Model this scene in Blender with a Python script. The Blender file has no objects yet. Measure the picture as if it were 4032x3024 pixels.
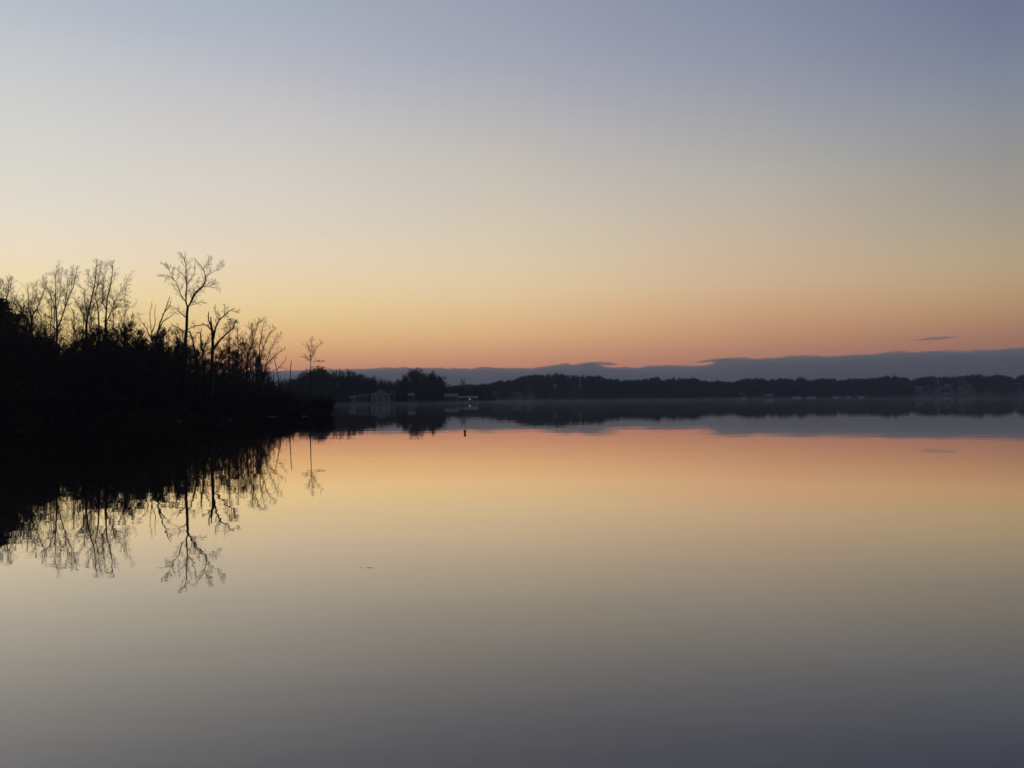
import bpy, math, random
import numpy as np
from math import radians as rad
from mathutils import Vector, Matrix

# ------------------------------------------------------------------ camera
SC = bpy.context.scene
CAMZ = 2.2
FPX = 3028.0                         # focal length in photograph pixels
PITCH = math.atan(59.5 / FPX)
ROLL = -math.atan(0.0105)
_F = (0.0, math.cos(PITCH), math.sin(PITCH)); _U0 = (0.0, -math.sin(PITCH), math.cos(PITCH)); _R0 = (1.0, 0.0, 0.0)
cr, sr = math.cos(ROLL), math.sin(ROLL)
_R = tuple(_R0[i] * cr + _U0[i] * sr for i in range(3)); _U = tuple(_U0[i] * cr - _R0[i] * sr for i in range(3))
cam = bpy.data.objects.new('camera', bpy.data.cameras.new('camera'))
SC.collection.objects.link(cam)
M = Matrix(((_R[0], _U[0], -_F[0], 0), (_R[1], _U[1], -_F[1], 0), (_R[2], _U[2], -_F[2], CAMZ), (0, 0, 0, 1)))
cam.matrix_world = M
cam.data.sensor_width = 36.0; cam.data.lens = 36.0 * FPX / 4032.0
cam.data.clip_start = 0.1; cam.data.clip_end = 80000
SC.camera = cam
SC.view_settings.view_transform = 'Standard'; SC.view_settings.look = 'None'
SC.view_settings.exposure = 0; SC.view_settings.gamma = 1
SC.cycles.max_bounces = 8; SC.cycles.volume_bounces = 2
SC.cycles.transparent_max_bounces = 24


def ray(px, py):
    u = (px - 2016) / FPX; v = (1512 - py) / FPX
    return tuple(_F[i] + u * _R[i] + v * _U[i] for i in range(3))


def at(px, py, d):
    """the point seen at a photograph pixel at forward distance d"""
    r = ray(px, py); k = d / r[1]
    return (r[0] * k, d, CAMZ + r[2] * k)


def lin(c):
    return tuple(((x / 255 + .055) / 1.055) ** 2.4 if x > 10 else x / 255 / 12.92 for x in c[:3])


# ------------------------------------------------------------------ world: the dusk sky as a function of direction
SKY = {  # photograph x: rows of (y, r, g, b)
    100: [(0, 183, 191, 202), (200, 199, 201, 206), (400, 209, 209, 207), (600, 219, 216, 208), (800, 230, 222, 207), (900, 236, 225, 203), (1000, 242, 226, 194),
          (1060, 246, 227, 188), (1120, 246, 225, 177), (1250, 244, 216, 152), (1350, 242, 205, 136), (1440, 228, 174, 116), (1500, 212, 148, 108)],
    1100: [(0, 168, 176, 190), (200, 180, 184, 196), (400, 197, 196, 198), (600, 210, 205, 199), (800, 221, 212, 197), (1000, 233, 216, 189),
           (1150, 240, 213, 168), (1200, 240, 212, 160), (1260, 239, 204, 146), (1340, 235, 188, 131), (1430, 216, 156, 117), (1480, 204, 138, 110)],
    2016: [(0, 154, 160, 176), (200, 163, 167, 183), (400, 178, 178, 184), (600, 196, 190, 184), (800, 209, 199, 183), (1000, 224, 205, 176),
           (1100, 229, 204, 166), (1150, 230, 203, 162), (1200, 230, 197, 151), (1300, 227, 184, 133), (1380, 217, 160, 121), (1450, 203, 138, 112)],
    3000: [(0, 134, 142, 164), (250, 147, 152, 170), (500, 166, 166, 170), (750, 187, 180, 168), (950, 201, 182, 158), (1100, 211, 181, 148), (1200, 209, 168, 130),
           (1330, 196, 146, 112), (1420, 178, 122, 104)],
    3932: [(0, 113, 122, 148), (200, 122, 131, 152), (400, 137, 144, 155), (600, 152, 150, 148), (800, 166, 158, 146), (1000, 183, 165, 136),
           (1100, 189, 162, 125), (1200, 187, 149, 110), (1290, 174, 129, 103), (1370, 160, 114, 98), (1430, 146, 104, 94)],
}
NST, EMAX = 30, 34.0


def column_ramp(px):
    es, cs = [], []
    for y, r, g, b in SKY[px]:
        d = ray(px, y); e = math.degrees(math.atan2(d[2], math.hypot(d[0], d[1])))
        es.append(e); cs.append(lin((r, g, b)))
    es = np.array(es)[::-1]; cs = np.array(cs)[::-1]
    g = np.linspace(-1, EMAX + 1, 400)
    v = np.stack([np.interp(g, es, cs[:, k]) for k in range(3)], 1)
    top = cs[-1] + (cs[-1] - cs[-2]) / (es[-1] - es[-2]) * 0.6 * np.clip(g - es[-1], 0, None)[:, None]
    v = np.where((g > es[-1])[:, None], np.maximum(top, 0.03), v)
    ker = np.hanning(21); ker /= ker.sum()           # smooth the joints between the measured rows
    pad = np.pad(v, ((10, 10), (0, 0)), 'edge')
    v = np.stack([np.convolve(pad[:, k], ker, 'valid') for k in range(3)], 1)
    return g, v


W = bpy.data.worlds.new('World'); SC.world = W; W.use_nodes = True
nt = W.node_tree; nt.nodes.clear()


def nd(t, tree=None, **kw):
    n = (tree or nt).nodes.new(t)
    for k, v in kw.items(): setattr(n, k, v)
    return n


def lk(a, b, tree=None): (tree or nt).links.new(a, b)


def mth(op, a, b=None, c=None, clamp=False, tree=None):
    n = nd('ShaderNodeMath', tree, operation=op, use_clamp=clamp)
    for i, x in enumerate((a, b, c)):
        if x is None: continue
        if isinstance(x, (int, float)): n.inputs[i].default_value = x
        else: lk(x, n.inputs[i], tree)
    return n.outputs[0]


def mapr(x, a, b, c, d, smooth=False, tree=None):
    n = nd('ShaderNodeMapRange', tree)
    n.interpolation_type = 'SMOOTHSTEP' if smooth else 'LINEAR'
    lk(x, n.inputs[0], tree)
    for i, v in enumerate((a, b, c, d)): n.inputs[1 + i].default_value = v
    return n.outputs[0]


def mixc(f, a, b, tree=None):
    n = nd('ShaderNodeMix', tree, data_type='RGBA')
    for s, x in ((0, f), (6, a), (7, b)):
        if isinstance(x, (int, float)): n.inputs[s].default_value = x
        elif isinstance(x, tuple): n.inputs[s].default_value = x
        else: lk(x, n.inputs[s], tree)
    return n.outputs[2]


tc = nd('ShaderNodeTexCoord'); sx = nd('ShaderNodeSeparateXYZ'); lk(tc.outputs['Generated'], sx.inputs[0])
elev = mth('MULTIPLY', mth('ARCSINE', sx.outputs[2]), 180 / math.pi)
azim = mth('MULTIPLY', mth('ARCTAN2', sx.outputs[0], sx.outputs[1]), 180 / math.pi)
t = mapr(elev, 0, EMAX, 0, 1)
cols = []
for px in (100, 1100, 2016, 3000, 3932):
    g, v = column_ramp(px)
    rp = nd('ShaderNodeValToRGB'); el = rp.color_ramp.elements
    while len(el) < NST: el.new(0.5)
    for k in range(NST):
        p = (k / (NST - 1)) ** 1.5
        el[k].position = p
    for k in range(NST):
        p = (k / (NST - 1)) ** 1.5
        el[k].color = tuple(float(np.interp(p * EMAX, g, v[:, c])) for c in range(3)) + (1,)
    lk(t, rp.inputs[0]); cols.append((px, rp.outputs[0]))


def azof(px):
    d = ray(px, 1100); return math.degrees(math.atan2(d[0], d[1]))


c = cols[0][1]
for (p0, _), (p1, col) in zip(cols[:-1], cols[1:]):
    c = mixc(mapr(azim, azof(p0), azof(p1), 0, 1), c, col)
# away from the afterglow: the dim blue eastern half of the sky
east = nd('ShaderNodeValToRGB'); e = east.color_ramp.elements
e[0].position = 0.0; e[0].color = lin((66, 70, 78)) + (1,)
e[1].position = 1.0; e[1].color = lin((66, 76, 100)) + (1,)
m_ = e.new(0.35); m_.color = lin((72, 76, 88)) + (1,)
lk(mapr(elev, 0, 60, 0, 1), east.inputs[0])
offaz = mapr(mth('ABSOLUTE', mth('ADD', azim, 12)), 43.5, 105, 0, 1)
c = mixc(offaz, c, east.outputs[0])
zen = mapr(elev, 30, 75, 0, 1, True)
c = mixc(zen, c, lin((72, 82, 108)) + (1,))
bg = nd('ShaderNodeBackground'); bg.inputs[1].default_value = 1.0
lk(c, bg.inputs[0]); wo = nd('ShaderNodeOutputWorld'); lk(bg.outputs[0], wo.inputs[0])

# ------------------------------------------------------------------ materials


def mat(name, col, rough=0.9, noise=None, scale=1.0, spec=0.2):
    m = bpy.data.materials.new(name); m.use_nodes = True
    T = m.node_tree; b = T.nodes['Principled BSDF']
    b.inputs['Roughness'].default_value = rough; b.inputs['Specular IOR Level'].default_value = spec
    if noise:
        tcn = T.nodes.new('ShaderNodeTexCoord'); nz = T.nodes.new('ShaderNodeTexNoise')
        nz.inputs['Scale'].default_value = scale; nz.inputs['Detail'].default_value = 4
        T.links.new(tcn.outputs['Object'], nz.inputs['Vector'])
        o = mixc(mapr(nz.outputs[0], .35, .65, 0, 1, tree=T), col + (1,), noise + (1,), tree=T)
        T.links.new(o, b.inputs['Base Color'])
    else: b.inputs['Base Color'].default_value = col + (1,)
    return m


BARK = mat('bark', (.035, .028, .024), noise=(.055, .045, .038), scale=2)
TWIG = mat('twig_bark', (.05, .036, .03))
LEAF = mat('dry_leaves', (.07, .045, .025), noise=(.045, .04, .022), scale=.7)
NEEDLE = mat('pine_needles', (.03, .045, .025), noise=(.045, .06, .03), scale=.5)
BRUSH = mat('brush', (.05, .042, .03), noise=(.075, .055, .035), scale=.3)
SOIL = mat('leaf_litter', (.04, .033, .024), noise=(.055, .046, .03), scale=.15)
FARB = mat('far_bark', (.075, .06, .055), noise=(.055, .055, .045), scale=.02)
PALE = mat('painted_siding', (.32, .32, .33), .6, noise=(.28, .28, .29), scale=.8)
CREAM = mat('cream_siding', (.24, .23, .21), .6, noise=(.2, .19, .18), scale=.8)
GREYW = mat('grey_siding', (.15, .155, .17), .7, noise=(.12, .125, .14), scale=.8)
ROOF = mat('shingles', (.06, .06, .065), .9, noise=(.09, .085, .085), scale=1.5)
ROOFL = mat('pale_metal_roof', (.16, .165, .175), .5, noise=(.13, .135, .145), scale=.5)
GLASS = mat('window_glass', (.02, .022, .025), .1, spec=.5)
WOOD = mat('weathered_wood', (.25, .22, .18), .85, noise=(.17, .15, .13), scale=2)
COVER = mat('boat_cover', (.5, .51, .52), .6, noise=(.42, .43, .45), scale=1)
ALU = mat('aluminium_tube', (.45, .46, .48), .4, spec=.5)
DARKM = mat('dark_paint', (.03, .03, .035), .6)
REDB = mat('red_buoy_plastic', (.16, .02, .012), .45, noise=(.11, .016, .01), scale=12, spec=.4)
LOGM = mat('bleached_driftwood', (.2, .19, .17), .8, noise=(.14, .13, .12), scale=5)

CLOUDM = bpy.data.materials.new('cloud_vapour'); CLOUDM.use_nodes = True
T = CLOUDM.node_tree; T.nodes.clear()
pv = nd('ShaderNodeVolumePrincipled', T); pv.inputs['Density'].default_value = .0022; pv.inputs['Anisotropy'].default_value = .0
pv.inputs['Color'].default_value = (.78, .90, .93, 1)
mo = nd('ShaderNodeOutputMaterial', T); lk(pv.outputs[0], mo.inputs['Volume'], T)

WATER = bpy.data.materials.new('lake_water'); WATER.use_nodes = True
T = WATER.node_tree; T.nodes.clear()
tcn = nd('ShaderNodeTexCoord', T)


def wave(sc, dist, detail=2):
    mp = nd('ShaderNodeMapping', T); mp.inputs['Scale'].default_value = sc; lk(tcn.outputs['Object'], mp.inputs[0], T)
    n = nd('ShaderNodeTexNoise', T); n.inputs['Scale'].default_value = 1; n.inputs['Detail'].default_value = detail
    lk(mp.outputs[0], n.inputs['Vector'], T)
    return mth('MULTIPLY', n.outputs[0], dist, tree=T)


h = mth('ADD', wave((.10, .22, .1), .0065), mth('ADD', wave((.45, 1.1, 1), .0019), wave((1.6, 3.5, 1), .0003), tree=T), tree=T)
bp = nd('ShaderNodeBump', T); bp.inputs['Strength'].default_value = 1; bp.inputs['Distance'].default_value = 1.0
lk(h, bp.inputs['Height'], T)
fr_ = nd('ShaderNodeFresnel', T); fr_.inputs['IOR'].default_value = 1.333; lk(bp.outputs[0], fr_.inputs['Normal'], T)
fac = mth('MULTIPLY', mth('POWER', fr_.outputs[0], .85, tree=T), 1.75, clamp=True, tree=T)
gl = nd('ShaderNodeBsdfGlossy', T); gl.inputs['Color'].default_value = (1, .945, .86, 1); gl.inputs['Roughness'].default_value = .004
lk(bp.outputs[0], gl.inputs['Normal'], T)
wd = nd('ShaderNodeBsdfDiffuse', T); wd.inputs['Color'].default_value = (.020, .024, .036, 1)
mx = nd('ShaderNodeMixShader', T); lk(fac, mx.inputs[0], T); lk(wd.outputs[0], mx.inputs[1], T); lk(gl.outputs[0], mx.inputs[2], T)
mo = nd('ShaderNodeOutputMaterial', T); lk(mx.outputs[0], mo.inputs[0], T)

# ------------------------------------------------------------------ mesh helpers
COL = SC.collection


def mk(name, V, faces, m, parent=None, smooth=False):
    """one mesh object; faces is an (n,3) or (n,4) array or a list of such arrays"""
    if not isinstance(faces, (list, tuple)): faces = [faces]
    V = np.asarray(V, np.float32).reshape(-1, 3)
    me = bpy.data.meshes.new(name)
    fs = [np.asarray(f, np.int32) for f in faces if len(f)]
    nl = sum(f.size for f in fs); nf = sum(len(f) for f in fs)
    me.vertices.add(len(V)); me.vertices.foreach_set('co', V.ravel())
    me.loops.add(nl); me.loops.foreach_set('vertex_index', np.concatenate([f.ravel() for f in fs]))
    me.polygons.add(nf)
    tot = np.concatenate([np.full(len(f), f.shape[1], np.int32) for f in fs])
    me.polygons.foreach_set('loop_start', np.concatenate([[0], np.cumsum(tot)[:-1]]).astype(np.int32))
    me.polygons.foreach_set('loop_total', tot)
    if smooth: me.polygons.foreach_set('use_smooth', np.ones(nf, bool))
    me.update(calc_edges=True); me.validate()
    me.materials.append(m)
    o = bpy.data.objects.new(name, me); COL.objects.link(o)
    if parent: o.parent = parent
    return o


def tag(o, label=None, cat=None, group=None, kind=None):
    for k, v in (('label', label), ('category', cat), ('group', group), ('kind', kind)):
        if v: o[k] = v
    return o


def empty(name, loc, label, cat, group=None, rz=0):
    o = bpy.data.objects.new(name, None); COL.objects.link(o); o.location = loc; o.rotation_euler.z = rz
    o.empty_display_size = .1
    return tag(o, label, cat, group)


def tubes(segs, sides):
    """segs (n,8): p0 p1 r0 r1 -> verts, quads"""
    S = np.asarray(segs, float); n = len(S)
    p0, p1 = S[:, :3], S[:, 3:6]; d = p1 - p0; d /= np.linalg.norm(d, axis=1)[:, None] + 1e-9
    ref = np.where(np.abs(d[:, 1:2]) < .8, np.array([[0, 1., 0]]), np.array([[1., 0, 0]]))
    a = np.cross(d, ref); a /= np.linalg.norm(a, axis=1)[:, None]; b = np.cross(d, a)
    th = np.arange(sides) * 2 * math.pi / sides
    ring = a[:, None] * np.cos(th)[None, :, None] + b[:, None] * np.sin(th)[None, :, None]
    V = np.concatenate([p0[:, None] + ring * S[:, 6][:, None, None], p1[:, None] + ring * S[:, 7][:, None, None]], 1)
    i = np.arange(sides); j = (i + 1) % sides
    q = np.stack([i, j, j + sides, i + sides], 1)[None] + (np.arange(n) * 2 * sides)[:, None, None]
    return V.reshape(-1, 3), q.reshape(-1, 4)


def tube_obj(name, segs, m, parent, origin, sides=3):
    V, q = tubes(segs, sides)
    return mk(name, V - np.array(origin), q, m, parent)


def leaf_quads(rng, C, n, radius, size, flat=1.0):
    """n small random quads round each centre in C"""
    C = np.asarray(C, float).reshape(-1, 3)
    R = np.broadcast_to(np.asarray(radius, float), (len(C),))
    u = rng.normal(size=(len(C), n, 3)); u /= np.linalg.norm(u, axis=2)[:, :, None]
    rr = rng.random((len(C), n, 1)) ** .5
    P = (C[:, None] + u * rr * R[:, None, None] * np.array([1, 1, flat])).reshape(-1, 3)
    a = rng.normal(size=P.shape); a /= np.linalg.norm(a, axis=1)[:, None]
    b = np.cross(a, rng.normal(size=P.shape)); b /= np.linalg.norm(b, axis=1)[:, None]
    s = (size * (.5 + rng.random((len(P), 1))))
    V = np.stack([P - a * s, P - b * s * .5, P + a * s, P + b * s * .5], 1).reshape(-1, 3)
    return V, np.arange(len(P) * 4).reshape(-1, 4)


def rnd_dir(R):
    z = R.uniform(-1, 1); t_ = R.uniform(0, 6.2832); s = math.sqrt(1 - z * z)
    return (s * math.cos(t_), s * math.sin(t_), z)


def norm(v):
    l = math.sqrt(v[0] ** 2 + v[1] ** 2 + v[2] ** 2) or 1e-9
    return (v[0] / l, v[1] / l, v[2] / l)


def twig(R, out, p, d, L, r, level, rmin, bend=.22, up=.05):
    n = 4 if level > 0 else 3
    s = L / n; r1 = r
    for k in range(n):
        w = rnd_dir(R); d = norm((d[0] + w[0] * bend, d[1] + w[1] * bend, d[2] + w[2] * bend + up))
        q = (p[0] + d[0] * s, p[1] + d[1] * s, p[2] + d[2] * s)
        r2 = max(rmin, r1 * .78)
        out.append(p + q + (r1, r2)); p = q; r1 = r2
        if level > 0:
            for _ in range(2 if R.random() < .4 else 1):
                w = rnd_dir(R); dot = w[0] * d[0] + w[1] * d[1] + w[2] * d[2]
                w = norm((w[0] - dot * d[0], w[1] - dot * d[1], w[2] - dot * d[2]))
                a = R.uniform(.5, 1.0)
                dd = norm((d[0] + w[0] * a, d[1] + w[1] * a, d[2] + w[2] * a + .1))
                twig(R, out, p, dd, L * R.uniform(.4, .62), r1 * .7, level - 1, rmin, bend, up)


def spawn(R, out, pts, r0, r1, L, step, level, rmin, start=.12, up=.05):
    """side twigs along a limb"""
    ls = [math.dist(pts[i], pts[i + 1]) for i in range(len(pts) - 1)]; tot = sum(ls)
    s = tot * start
    while s < tot:
        k, acc = 0, s
        while k < len(ls) - 1 and acc > ls[k]: acc -= ls[k]; k += 1
        f = acc / max(ls[k], 1e-6); a, b = pts[k], pts[k + 1]
        p = tuple(a[i] + (b[i] - a[i]) * f for i in range(3)); d = norm(tuple(b[i] - a[i] for i in range(3)))
        w = rnd_dir(R); dot = sum(w[i] * d[i] for i in range(3)); w = norm(tuple(w[i] - dot * d[i] for i in range(3)))
        a_ = R.uniform(.55, 1.3); dd = norm((d[0] + w[0] * a_, d[1] + w[1] * a_, d[2] + w[2] * a_ + .12))
        g = s / tot; rr = r0 + (r1 - r0) * g
        twig(R, out, p, dd, L * R.uniform(.45, 1.05) * (1 - .45 * g), min(rr * .4, .02 + rmin), level, rmin, up=up)
        s += step * R.uniform(.5, 1.5)
    k = pts[-2]; d = norm(tuple(pts[-1][i] - k[i] for i in range(3)))
    twig(R, out, tuple(pts[-1]), d, L * .22, max(rmin, r1), level, rmin, up=up)


def limb_segs(R, pts, r0, r1, wob=.0):
    """a tapering chain through pts, subdivided with a little wobble"""
    P = [pts[0]]
    for a, b in zip(pts[:-1], pts[1:]):
        L = math.dist(a, b); k = max(1, int(L / 1.2))
        for j in range(1, k + 1):
            f = j / k; w = rnd_dir(R); g = wob * min(L, 2.5) * (0 if j == k else 1)
            P.append(tuple(a[i] + (b[i] - a[i]) * f + w[i] * g for i in range(3)))
    n = len(P) - 1; out = []
    for k in range(n):
        ra = r0 + (r1 - r0) * (k / n) ** .85; rb = r0 + (r1 - r0) * ((k + 1) / n) ** .85
        a, b = P[k], P[k + 1]; e = norm(tuple(b[i] - a[i] for i in range(3)))
        b2 = tuple(b[i] + e[i] * rb * .35 for i in range(3))
        out.append(tuple(a) + b2 + (ra, rb))
    return out, P


def sides_obj(name, thick, m, parent, origin):
    return tube_obj(name, thick, m, parent, origin, 7)


# ------------------------------------------------------------------ land and water
def interp(tab, x):
    xs = [p[0] for p in tab]; return float(np.interp(x, xs, [p[1] for p in tab]))


def grid_mesh(name, cols_, rows_, fn, m):
    V = [fn(c_, r_) for r_ in rows_ for c_ in cols_]
    nc = len(cols_); i = np.arange(nc - 1)[None] + (np.arange(len(rows_) - 1) * nc)[:, None]
    q = np.stack([i, i + 1, i + nc + 1, i + nc], -1).reshape(-1, 4)
    o = mk(name, V, q, m, smooth=True); o['kind'] = 'structure'; return o


S6 = 6000.0
mk('ground', [(-S6, -S6, -3), (S6, -S6, -3), (S6, S6, -3), (-S6, S6, -3)], np.array([[0, 1, 2, 3]]), SOIL)['kind'] = 'structure'
mk('water', [(-S6 + 5, -S6 + 5, 0), (S6 - 5, -S6 + 5, 0), (S6 - 5, S6 - 5, 0), (-S6 + 5, S6 - 5, 0)], np.array([[0, 1, 2, 3]]), WATER)['kind'] = 'structure'

NR = np.random.default_rng(11); R0 = random.Random(5)


def hz(px):  # photograph row of the horizon
    return 1571.5 - .0105 * (px - 2016)


def xat(px, d): return at(px, hz(px), d)[0]


def zat(px, py, d): return at(px, py, d)[2]


# near bank: shoreline distance by photograph column
SHORE = [(-2600, 40), (-1500, 56), (-700, 68), (0, 82), (300, 90), (730, 95), (900, 103), (1000, 112), (1180, 117), (1290, 121), (1330, 124)]


def bank_z(X, Y):
    """height of the wooded point on the left"""
    k = X / Y * FPX + 2016
    s = interp(SHORE, k); edge = xat(1302, 121) + 1.2 * math.sin(Y * .31)
    if Y > 121: edge -= (Y - 121) * .42
    din = min(Y - s, (edge - X) * .8, (330 - Y) * .3)
    n = .35 * math.sin(X * .21 + 1) * math.sin(Y * .17) + .12 * math.sin(X * .9) * math.cos(Y * 1.1)
    return max(-2.9, min(1.0 * math.tanh(din / 3.0) + .02 * max(din, 0), 4.5) + n * min(1, max(0, din / 3)) - .05)


grid_mesh('near_shore', np.arange(-210, -20, 1.6), np.arange(38, 340, 1.9), lambda x, y: (x, y, bank_z(x, y)), SOIL)

# middle peninsula, columns by photograph x
PSHORE = [(700, 380), (1100, 420), (1350, 432), (1480, 440), (1560, 450), (1640, 470), (1740, 505), (1830, 540), (1890, 560), (1925, 590), (1950, 640), (1975, 760)]
PTOP = [(700, 1480), (1000, 1488), (1104, 1484), (1160, 1474), (1215, 1432), (1270, 1424), (1310, 1440), (1400, 1449), (1450, 1462), (1500, 1477), (1560, 1494),
        (1590, 1460), (1640, 1437), (1700, 1446), (1735, 1465), (1765, 1500), (1790, 1507), (1850, 1507), (1872, 1509), (1930, 1512), (1960, 1512), (1990, 1530)]


def pen_z(px, d):
    s = interp(PSHORE, px); din = d - s
    hill = max(0, hz(px) - interp(PTOP, px)) / FPX * (s + 110) + CAMZ - 15
    return max(-2.5, 1.1 * math.tanh(din / 8) + max(0, hill) * min(1, max(0, (din - 30) / 90)) ** 1.5 - .05)


pcols = np.arange(300, 1986, 12); prow = np.concatenate([np.linspace(-.05, .2, 14), np.linspace(.24, 1, 14)])


def pfn(px, f):
    s = interp(PSHORE, px); fade = 1 if px < 1950 else max(0, (1985 - px) / 35)
    d = s - 12 + (f + .05) / 1.05 * 290
    z = pen_z(px, d) * fade - 2 * (1 - fade) if px > 1950 else pen_z(px, d)
    return (xat(px, d), d, z)


grid_mesh('peninsula', pcols, prow, pfn, SOIL)

# far shore
FSHORE = [(1300, 900), (1900, 830), (2100, 800), (2700, 810), (3000, 860), (3300, 900), (3600, 880), (4100, 900), (5200, 860)]
FTOP = [(1300, 1515), (1936, 1511), (1969, 1497), (2023, 1493), (2063, 1477), (2117, 1473), (2189, 1471), (2262, 1477), (2334, 1480), (2370, 1483), (2435, 1495),
        (2515, 1495), (2587, 1484), (2609, 1496), (2652, 1489), (2723, 1488), (2770, 1498), (2817, 1502), (2900, 1504), (2918, 1492), (2998, 1488), (3016, 1497),
        (3088, 1488), (3171, 1488), (3186, 1495), (3269, 1489), (3302, 1498), (3378, 1490), (3440, 1488), (3479, 1482), (3528, 1481), (3558, 1488), (3598, 1492), (3631, 1486),
        (3720, 1481), (3780, 1481), (3862, 1474), (3896, 1480), (3929, 1474), (3978, 1481), (3988, 1490), (4015, 1478), (4100, 1476), (4500, 1470), (5200, 1480)]
TREEH = 13.0


def far_z(px, d):
    s = interp(FSHORE, px); f = (d - s) / 170
    if f < 0: return max(-2.5, (d - s) * .12)
    top = (hz(px) - interp(FTOP, px)) / FPX * (s + 170) + CAMZ - TREEH
    return 1.2 * math.tanh((d - s) / 10) + max(0, top - 1.2) * min(1, f) ** 1.15


fcols = np.arange(1300, 5200, 16); frow = np.concatenate([np.linspace(-25, 30, 8), np.linspace(45, 330, 14)])


def ffn(px, o): d = interp(FSHORE, px) + o; return (xat(px, d), d, far_z(px, d))


grid_mesh('far_shore', fcols, frow, ffn, SOIL)

# ------------------------------------------------------------------ clouds (real, far beyond the lake)
CD = 15000.0


def cloud(name, top, bot, depth, label, seed, thick, step=5):
    rg = np.random.default_rng(seed); x0, x1 = top[0][0], top[-1][0]
    xs = np.arange(x0, x1 + .1, step); V = []; K = 12; NX = len(xs)
    nz_ = np.convolve(rg.normal(size=NX + 8), np.hanning(9) / 4, 'valid'); nf = rg.normal(size=NX)
    off = [np.convolve(rg.normal(size=NX + 30), np.hanning(31) / 6, 'valid') for _ in range(K + 1)]
    for i, px in enumerate(xs):
        zt = zat(px, interp(top, px) + 2.2 * nz_[i] + .9 * nf[i], CD)
        zb = zat(px, interp(bot, px), CD) if bot else -400.0
        zt = max(zt, zb + 1.0); X = xat(px, CD)
        for k in range(K + 1):
            a = math.pi * k / K
            zc, hh = (zt + zb) / 2, (zt - zb) / 2
            if bot is None:   # a long bank: flat-fronted with a rounded top
                z = zb + (zt - zb) * math.sin(min(a, math.pi - a)) ** .5
                y = CD - depth * math.cos(a)
            else:
                z = zc + hh * abs(math.sin(a)) ** .6 if k else zc; y = CD - depth * math.cos(a)
            V.append((X, y + thick * off[k][i] * math.sin(a), z))
        if bot is not None:
            for k in range(1, K):
                a = math.pi * k / K; V.append((X, CD - depth * math.cos(a), (zt + zb) / 2 - (zt - zb) / 2 * abs(math.sin(a)) ** .6))
    n = K + 1 if bot is None else 2 * K
    q = []
    if bot is None:
        for i in range(NX - 1):
            for k in range(K): q.append((i * n + k, (i + 1) * n + k, (i + 1) * n + k + 1, i * n + k + 1))
    else:
        loop = list(range(K + 1)) + list(range(2 * K - 1, K, -1))
        for i in range(NX - 1):
            for k in range(2 * K):
                a_, b_ = loop[k], loop[(k + 1) % (2 * K)]
                q.append((i * n + a_, (i + 1) * n + a_, (i + 1) * n + b_, i * n + b_))
    o = mk(name, V, np.array(q), CLOUDM, smooth=True)
    tag(o, label, 'cloud'); return o


BANK = [(-1500, 1530), (0, 1500), (500, 1478), (1000, 1462), (1386, 1452), (1480, 1449), (1541, 1445), (1758, 1449), (1826, 1450), (1894, 1444), (2001, 1448), (2095, 1450), (2140, 1442), (2171, 1439), (2218, 1431), (2245, 1434), (2270, 1434), (2310, 1429), (2334, 1430), (2352, 1438), (2385, 1444), (2421, 1447),
        (2515, 1446), (2580, 1436), (2641, 1439), (2737, 1440), (2780, 1438), (2812, 1431), (2835, 1416), (2865, 1410), (2907, 1407), (2962, 1412), (3070, 1407), (3124, 1400), (3190, 1398), (3236, 1405), (3280, 1400),
        (3378, 1396), (3416, 1396), (3465, 1391), (3532, 1380), (3565, 1390), (3631, 1384), (3714, 1379), (3763, 1391), (3796, 1379), (3896, 1378), (4032, 1367), (4400, 1352), (5200, 1345), (6200, 1380)]
cloud('cloud_bank', BANK, None, 1500, 'long low blue grey cloud bank lying along the whole horizon', 3, 40)
cloud('cloud', [(2290, 1429), (2320, 1426), (2350, 1426), (2388, 1427), (2415, 1431), (2436, 1436)],
      [(2290, 1440), (2320, 1440), (2350, 1438), (2388, 1438), (2415, 1438), (2436, 1438)], 420, 'torn dark wisp trailing right off the cloud streak above the central hill', 4, 8, 3)
cloud('cloud', [(2740, 1427), (2765, 1421), (2790, 1417), (2820, 1413), (2850, 1411)],
      [(2740, 1429), (2765, 1427), (2790, 1425), (2820, 1425), (2850, 1424)], 420, 'thin wispy cloud end jutting left from the higher part of the bank', 5, 8, 3)
cloud('cloud', [(3610, 1335), (3660, 1331), (3700, 1327), (3735, 1329), (3758, 1332)],
      [(3610, 1336), (3660, 1337), (3700, 1336), (3735, 1336), (3758, 1333)], 420, 'small isolated dark lens of cloud high above the bank at right', 6, 5, 3)

# ------------------------------------------------------------------ traced bare trees on the near bank
R1 = (0, 950, 2.2114); R2 = (550, 950, 2.2111); R3 = (900, 1150, 2.552); R8 = (0, 1100, 5.53)
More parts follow.
